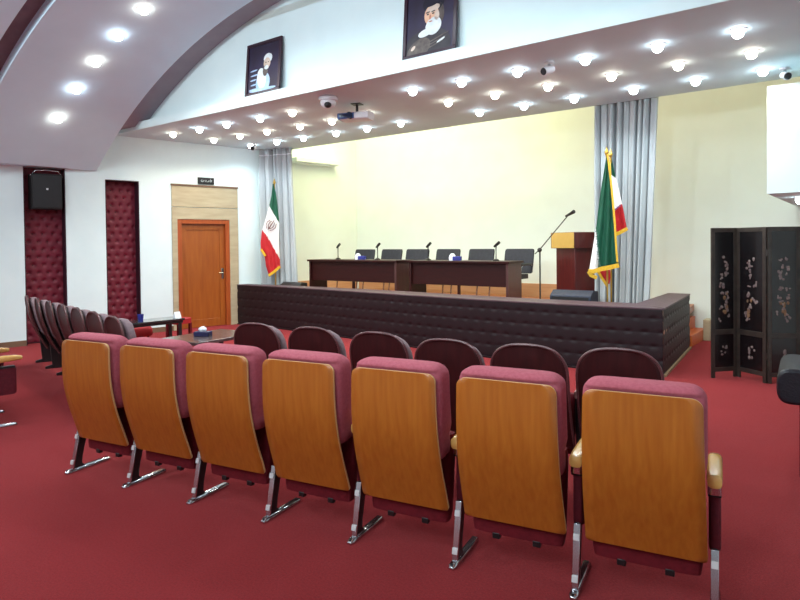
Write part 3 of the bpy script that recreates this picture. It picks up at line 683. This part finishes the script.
ex, ey = 271.2, 225.0; ux, uy, vx, vy = .83, .55, -.55, .83
E = lambda a, b: (ex + 1.15 * a * ux + 1.4 * b * vx, ey + 1.15 * a * uy + 1.4 * b * vy)
stroke([E(0, -3.9), E(0, 3.9)], .009)
for s in (-1, 1):
    stroke([E(s * 1.4, -2.6), E(s * 2.3, -.6), E(s * 2.0, 1.4), E(s * .6, 3.0)], .007); stroke([E(s * 3.2, -2.6), E(s * 4.3, -.2), E(s * 3.5, 2.4), E(s * 1.6, 3.9)], .007)
em.build('emblem', M_emblem, fl)
sc = MB()
for k in range(9):
    x, y = 270.2 + k * 1.0, 209.0 + k * 1.75; q = at_plane(x, y, p0, n0) + n0 * -.062; sc.ball(q, (.008, .004, .014), 6, 5)
sc.build('band_script', M_white, fl)
# green flag and its neighbour by the wide curtain
b2 = at_y(607, 220, 8.45); b2.z = 0
b3 = at_y(611, 220, 8.72); b3.z = 0
g = thing('green_flag', 'green flag with gold fringe hanging in front of the wide curtain', 'flag')
pole(b2, at_plane(607.5, 156, *flagplane(b2)).z, g, 0)
cloth('cloth', b2, [(606.6, 156), (604, 172), (599.5, 200), (596.5, 225), (592.5, 250), (589, 272)], [(608.4, 156), (611, 175), (613.5, 200), (615.5, 225), (617, 250), (618.5, 263)], [M_green, M_white], lambda x, y: 1 if y > 222 and x < 599.5 - (y - 222) * .03 + (0) and x < 597.0 + (y - 240) * .10 else 0, g, .03, 2.5, -.05, nu=44)
fringe(b2, [(607.5, 155), (610.2, 175), (612.7, 200), (614.8, 225), (616.3, 250), (617.3, 262)], 2.0, g, -.10); fringe(b2, [(588.5, 271), (594, 271), (602, 268.5), (610, 267), (619, 265)], 4.4, g, -.10)
fringe(b2, [(588.5, 271), (591, 275), (597, 277.5)], 3.4, g, -.085)
p2, n2 = flagplane(b2); ss = MB()
for k in range(14):
    x, y = 596.5 + k * .22 + .5 * math.sin(k * 2.1), 232 + k * 2.5
    ss.tube([at_plane(x - 1, y - .8, p2, n2) + n2 * -.088, at_plane(x + .5, y + .5, p2, n2) + n2 * -.088, at_plane(x + .2, y + 1.4, p2, n2) + n2 * -.088], .006, 5)
ss.build('grey_script', mat('grey green script', lin(96, 128, 124), .7, noise=9, col2=lin(80, 112, 108)), g)
r_ = thing('tricolour_flag', 'red and white flag half hidden behind the green flag', 'flag')
pole(b3, at_plane(611, 158, *flagplane(b3)).z, r_, 0)
cloth('cloth', b3, [(609.8, 156), (610, 180), (611, 210), (613, 234.5)], [(611.2, 156), (615, 175), (619, 190), (623, 208), (627, 230)], [M_green, M_white, M_red], lambda x, y: 0 if y < 175 + (x - 611) * .6 else (2 if y > 211 - (x - 612) * .75 else 1), r_, .025, 1.6, 0)
fringe(b3, [(613.5, 235.5), (620, 232.5), (627.5, 228.5)], 3.6, r_, -.05)
cloth('lower_fold', b3, [(598.5, 270), (602, 277), (606.5, 284)], [(610, 270), (610.5, 277), (609.5, 284)], [M_red], lambda x, y: 0, r_, .015, 1.5, 0, 12, 16)
fringe(b3, [(598, 271), (602, 278), (607.5, 286)], 2.6, r_, -.03)
stp = MB()
for k in range(6):
    x, y = 613.5 + k * 1.3, 211 - k * 1.0; stp.ball(at_plane(x, y, *flagplane(b3)) + flagplane(b3)[1] * -.045, (.012, .004, .012), 6, 5)
stp.build('band_script', mat('violet script', lin(120, 80, 130), .7, noise=9, col2=lin(104, 68, 114)), r_)

# ---------------------------------------------------------------- desks, chairs and what stands on the stage
FLR = .552; DT = 1.295
def desk(x0, x1, y, d, lab):
    t = thing('speakers_desk', lab, 'desk', (x0, y, FLR)); W = x1 - x0; h = DT - FLR
    MB().bx(-.03, W + .03, -.03, d, h - .035, h).build('desk_top', M_desk, t, bevel=.004)
    MB().bx(.04, W - .04, .04, .065, .335, h - .035).build('modesty_panel', M_desk, t, bevel=.003)
    MB().bx(0, .04, .0, d - .03, 0, h - .035).build('end_panel', M_desk, t, bevel=.003)
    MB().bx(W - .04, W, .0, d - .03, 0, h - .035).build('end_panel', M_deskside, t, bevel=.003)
    for f_ in (.5,): MB().bx(W * f_ - .018, W * f_ + .018, .07, .12, 0, h - .035).build('divider', M_desk, t, bevel=.003)
DY = 8.75
desk(at_y(309, 258, DY).x, at_y(396, 261, DY).x, DY, .5, 'long dark wood desk on the stage, nearer the door')
desk(at_y(409, 262, DY).x, at_y(508, 263, DY).x, DY, .5, 'long dark wood desk on the stage, nearer the podium')
def office_chair(lab, loc):
    t = thing('office_chair', lab, 'chair', loc, rad(180 + random.uniform(-6, 6)), 'office chairs behind the desks')
    MB().loft([sring((0, -.25 - .10 * ((z - .45) / .5), z), (hw, 0, 0), (0, .028, 0), 5, 28) for z, hw in ((.50, .25), (.52, .275), (.7, .28), (.88, .28), (.915, .27), (.925, .25))]).build('backrest', M_chairmesh, t)
    MB().loft([sring((0, 0.0, z), (.25, 0, 0), (0, .25, 0), 5, 28) for z in (.42, .43, .48, .495)]).build('seat', M_chairmesh, t)
    for s in (-1, 1):
        x = s * .285
        MB().tube([(x, -.24, .02), (x, .22, .02), (x, .25, .06), (x, .2, .40), (x, .17, .62), (x, .1, .655)], .014).build('leg', M_chrome, t)
        MB().loft([sring((x, y, .665), (.026, 0, 0), (0, 0, .018), 4, 14) for y in (-.22, -.2, .15, .17)]).build('armrest', M_blackplastic, t)
        MB().tube([(x, -.2, .65), (x * .93, -.27, .64)], .012).build('arm_link', M_chrome, t)
    return t
names = ['at the end by the air unit', 'second from the air unit', 'at the gap between the two desks', 'third from the podium', 'second from the podium', 'next to the podium, fully in view']
for i, px in enumerate((362, 388.5, 415, 445, 478, 517)):
    p = at_y(px, 252, 9.98 if i < 5 else 9.9); office_chair('charcoal office chair behind the desks, ' + names[i], (p.x, p.y - .25, FLR))
def desk_mic(px, py0, lab):
    p = at_z(px, py0, DT); y = DY + .22; q = at_y(px, 250, y)
    t = thing('gooseneck_microphone', lab, 'microphone', (q.x, y, DT), 0, 'microphones on the desks')
    MB().lathe([(.055, 0), (.055, .012), (.03, .03), (.012, .035)]).build('base', M_blackplastic, t)
    MB().tube([(0, 0, .03), (0, 0, .2), (.01, -.005, .25)], .009).build('gooseneck', M_blackplastic, t)
    MB().tube([(-.035, .01, .232), (.02, -.01, .265), (.075, -.03, .30)], [.018, .024, .024]).build('mic_head', M_blackplastic, t)
for px, lab in ((338, 'gooseneck microphone at the door end of the desks'), (377.5, 'gooseneck microphone beside the tissue box on the first desk'), (428, 'gooseneck microphone at the near end of the second desk'), (496, 'gooseneck microphone at the podium end of the second desk')):
    desk_mic(px, 258, lab)
def tissue(px, lab):
    q = at_y(px, 255, DY + .25); t = thing('tissue_box', lab, 'tissue box', (q.x, DY + .25, DT), .3)
    MB().bx(-.05, .09, -.05, .05, 0, .07).build('carton', M_bluecup, t, bevel=.006)
    MB().loft([[Vector((-.06 + r * math.cos(k * math.pi / 8) * (1 + .25 * math.sin(3 * k)), r * .7 * math.sin(k * math.pi / 8), z)) for k in range(16)] for z, r in ((.0, .05), (.05, .055), (.09, .045), (.12, .02))]).build('tissue', M_tissue, t)
tissue(361, 'blue box with white tissue on the desk nearer the door'); tissue(456, 'blue box with white tissue on the desk nearer the podium')
# podium
pc = at_y(575, 260, 9.0); ry = rad(-30.7)
pd = thing('podium', 'dark red wooden podium with gold plaque beside the curtain', 'podium', (0, 0, FLR), ry)
PWd, PDp = .46, .40
cr = Matrix.Rotation(ry, 3, 'Z') @ Vector((PWd / 2, -PDp / 2, 0)); pd.location = (pc.x - cr.x, pc.y - cr.y, FLR)
MB().bx(-PWd / 2, PWd / 2, -PDp / 2, PDp / 2, .06, .95).build('shaft', M_podium, pd, bevel=.006)
MB().bx(-PWd / 2 - .03, PWd / 2 + .03, -PDp / 2 - .03, PDp / 2 + .03, 0, .06).build('plinth', M_podium, pd, bevel=.006)
MB().bx(-PWd / 2 - .07, PWd / 2 + .05, -PDp / 2 - .05, PDp / 2 + .09, .94, 1.185).build('lectern_box', M_podium, pd, bevel=.006)
MB().bx(-PWd / 2 - .04, PWd / 2 + .048, -PDp / 2 - .062, -PDp / 2 - .05, .945, 1.18).build('gold_plaque', M_gold_pod, pd, bevel=.003)
# microphone stand
mp = at_y(540, 270, 8.80); ms = thing('microphone_stand', 'tall black boom microphone stand between desk and podium', 'microphone stand', (mp.x, 8.80, FLR))
zj = at_y(539, 250, 8.80).z - FLR; pe = at_y(569, 215, 8.80)
MB().tube([(0, 0, .01), (0, 0, zj)], .012).build('pole', M_black, ms)
for k in range(3):
    an = k * 2.094 + .4; MB().tube([(0, 0, .12), (.28 * math.cos(an), .28 * math.sin(an), .012)], .01).build('leg', M_black, ms)
MB().tube([(-.06, -.05, zj - .06), (0, -.02, zj), (pe.x - mp.x, -.02, pe.z - FLR)], .008).build('boom', M_black, ms)
MB().ball((0, -.01, zj), .035).build('clutch', M_black, ms)
MB().tube([(pe.x - mp.x - .06, .03, pe.z - FLR - .015), (pe.x - mp.x + .04, -.03, pe.z - FLR + .02), (pe.x - mp.x + .10, -.06, pe.z - FLR + .045)], [.016, .022, .028]).build('mic_head', M_black, ms)
# floor monitors
def monitor(x0, x1, y, h, d, lab, rz=0, m=None):
    t = thing('stage_monitor', lab, 'speaker', ((x0 + x1) / 2, y, FLR), rz); W = x1 - x0
    MB().prism([(0, 0), (d, 0), (d, h * .95), (d * .4, h), (0, h * .8)], lambda y, z, u: Vector((u, y, z)), -W / 2, W / 2).build('cabinet', m or M_navy, t, bevel=.012)
    MB().bx(-W / 2 + .03, W / 2 - .03, -.008, 0, .03, h * .75).build('grille', M_speaker, t, bevel=.003)
    MB().bx(W / 2, W / 2 + .012, d * .3, d * .7, h * .4, h * .55).build('side_handle', M_plastic, t)
monitor(at_y(551, 293, 8.35).x, at_y(592, 293, 8.35).x, 8.3, .365, .3, 'dark navy stage monitor in front of the podium')
monitor(at_y(281, 280, 8.4).x, at_y(300, 280, 8.4).x, 8.36, .31, .24, 'low black stage monitor at the foot of the door-side curtain', 0, M_black)

# ---------------------------------------------------------------- folding screen
SP = [(711, 378), (737, 376.3), (767, 383.5)]
fs = thing('folding_screen', 'black lacquer folding screen with pearl inlaid flowers by the back wall', 'screen')
pts = [at_z(*p, 0) for p in SP]; d01 = pts[2] - pts[1]
pts.append(pts[2] + Vector((.30, .20, 0))); pts.append(pts[3] + Vector((.30, -.18, 0))); 
ST = 1.735
for k in range(4):
    p, q = pts[k], pts[k + 1]; e = (q - p); Wd = e.length - .012; e.normalize(); n = Vector((e.y, -e.x, 0)); p = p + e * .006
    X = Matrix(((e.x, -n.x, 0, p.x), (e.y, -n.y, 0, p.y), (0, 0, 1, 0), (0, 0, 0, 1)))     # local y points away from the room
    fb = MB(X); q_ = .042
    for a in ((0, q_, 0, ST), (Wd - q_, Wd, 0, ST)): fb.bx(a[0], a[1], -.012, .012, a[2], a[3])
    for z0, z1 in ((ST - .05, ST), (.50, .56), (.07, .12)): fb.bx(q_, Wd - q_, -.011, .011, z0, z1)
    pn = fb.build('screen_panel', M_laqframe, fs, bevel=.003, smooth=0)
    MB(X).bx(q_, Wd - q_, -.004, .006, .12, .50).build('lower_board', M_laquer, pn, smooth=0)
    MB(X).bx(q_, Wd - q_, -.004, .006, .56, ST - .05).build('upper_board', M_laquer, pn, smooth=0)
    rnd = random.Random(31 + k); il, am = MB(X), MB(X); cxx = Wd / 2
    for j in range(22):
        z = .70 + .72 * (j / 22) + rnd.uniform(-.03, .03); x = cxx + rnd.uniform(-.07, .07) * (1.1 - .5 * j / 22)
        for m_ in range(3): il.ball((x + rnd.uniform(-.02, .02), -.005, z + rnd.uniform(-.02, .02)), (rnd.uniform(.008, .018), .003, rnd.uniform(.008, .02)), 8, 6)
    for j in range(7): il.ball((cxx + rnd.uniform(-.05, .05), -.005, rnd.uniform(.72, .98)), (rnd.uniform(.012, .022), .003, rnd.uniform(.015, .035)), 8, 6, 1)
    for j in range(7): il.ball((cxx + rnd.uniform(-.045, .045), -.005, .31 + rnd.uniform(-.06, .07)), (rnd.uniform(.01, .02), .003, rnd.uniform(.01, .025)), 8, 6)
    il.build('floral_pattern', [M_pearl, M_amber], pn)
    if k < 3:
        for z in (1.45, .3): MB().box((pts[k + 1].x, pts[k + 1].y, z), (.014, .014, .07)).build('hinge', M_laqframe, fs)

# ---------------------------------------------------------------- coffee tables and the red seat by the door
t1 = thing('coffee_table', 'low dark table with shiny glass top near the wooden door', 'table', (-8.53, 5.04, 0), rad(-5))
MB().bx(-.19, .19, -.54, .52, .47, .50).build('table_top', M_glass, t1, bevel=.006)
MB().bx(-.17, .17, -.52, .50, .43, .47).build('apron', M_black, t1, bevel=.004)
for x in (-.15, .15):
    for y in (-.48, .46): MB().bx(x - .02, x + .02, y - .02, y + .02, 0, .43).build('leg', M_black, t1, bevel=.004)
t2 = thing('coffee_table', 'grey topped low table holding the white tissue pack, beside the near row', 'table', (-6.72, 4.85, 0), rad(5))
MB().bx(-.36, .36, -.5, .5, .41, .45).build('table_top', mat('grey table top', lin(86, 70, 70), .25, noise=6, col2=lin(74, 60, 60), coat=.3), t2, bevel=.006)
for x in (-.3, .3):
    for y in (-.44, .44): MB().bx(x - .025, x + .025, y - .025, y + .025, 0, .41).build('leg', M_desk, t2, bevel=.004)
q = at_z(203, 336, .45)
tb = thing('tissue_box', 'white tissue pack in a dark blue box on the grey low table', 'tissue box', q, .5)
MB().bx(-.1, .1, -.06, .06, 0, .06).build('carton', mat('midnight carton', lin(34, 32, 84), .5, noise=12, col2=lin(26, 24, 64)), tb, bevel=.006)
MB().loft([[Vector((r * math.cos(k * math.pi / 8) * (1 + .25 * math.sin(3 * k)), r * .8 * math.sin(k * math.pi / 8), z)) for k in range(16)] for z, r in ((.06, .035), (.085, .05), (.105, .04), (.12, .015))]).build('tissue', M_tissue, tb)
q = Vector((-8.6, 5.0, .501))
cu = thing('drinking_cup', 'small blue cup on the glass topped table', 'cup', q)
MB().lathe([(.035, 0), (.045, .09), (.04, .09), (.03, .01)]).build('cup_body', M_bluecup, cu)
q = at_z(186, 319, .50); q = Vector((-8.2, 5.62, .5))
nk = thing('glare_wedge', 'white wedge standing for glare at the end of the glass topped table', 'glare', (-8.44, 5.5, .501))  # white wedge added in place of the glare on the table end
MB().prism([(-.04, 0), (.04, 0), (0, .09)], lambda a, b, u: Vector((a, u, b)), -.05, .05).build('glare_body', M_tissue, nk)
q = at_z(134, 331, .30)
rs = thing('red_stool', 'bright red low stool between the dark chairs and the glass topped table', 'stool', (q.x, q.y, 0), rad(-10))
MB().loft([sring((0, 0, z), (hw, 0, 0), (0, hw * 1.2, 0), 5, 28) for z, hw in ((.22, .18), (.24, .20), (.33, .20), (.36, .18))]).build('seat', M_redseat, rs)
for x in (-.14, .14):
    for y in (-.16, .16): MB().tube([(x, y, 0), (x, y, .23)], .016).build('leg', M_desk, rs)
q = at_z(179, 332, .22)
r2 = thing('red_stool', 'dark red stool at the door end of the glass topped table', 'stool', (q.x, q.y, 0), rad(10))
MB().loft([sring((0, 0, z), (.16, 0, 0), (0, .16, 0), 4, 28) for z in (.36, .37, .43, .44)]).build('seat', M_redseat, r2)
for x in (-.12, .12):
    for y in (-.12, .12): MB().bx(x - .02, x + .02, y - .02, y + .02, 0, .365).build('leg', M_pan, r2)
# leather armchair at the edge of the picture
ar = thing('leather_armchair', 'black leather armchair on red base at the edge near the folding screen', 'armchair', (-.01, 5.25, 0), rad(4))
MB().loft([sring((-.42, y, .61), (.10, 0, 0), (0, 0, .12), 3, 28) for y in (-.36, -.34, .30, .32)]).build('armrest', M_blackleather, ar, bevel=.02)
MB().loft([sring((.42, y, .62), (.11, 0, 0), (0, 0, .13), 3, 28) for y in (-.42, -.40, .36, .38)]).build('armrest', M_blackleather, ar, bevel=.02)
MB().bx(-.33, .33, -.40, .32, .30, .50).build('seat', M_blackleather, ar, bevel=.04)
MB().bx(-.30, .40, .27, .46, .30, .78).build('backrest', M_blackleather, ar, bevel=.05)
MB().bx(-.39, .46, -.33, .40, 0, .495).build('base', M_pan, ar, bevel=.01)

# ---------------------------------------------------------------- world and view
wd = bpy.data.worlds.new('world'); scene.world = wd; wd.use_nodes = True
wd.node_tree.nodes['Background'].inputs['Color'].default_value = (.5, .5, .52, 1); wd.node_tree.nodes['Background'].inputs['Strength'].default_value = .02
scene.view_settings.view_transform = 'Standard'; scene.view_settings.look = 'None'; scene.view_settings.gamma = 1
scene.view_settings.use_curve_mapping = False; scene.view_settings.exposure = 0.1
scene.cycles.max_bounces = 8; scene.cycles.diffuse_bounces = 6; scene.cycles.use_denoising = True
scene.cycles.sample_clamp_indirect = 8
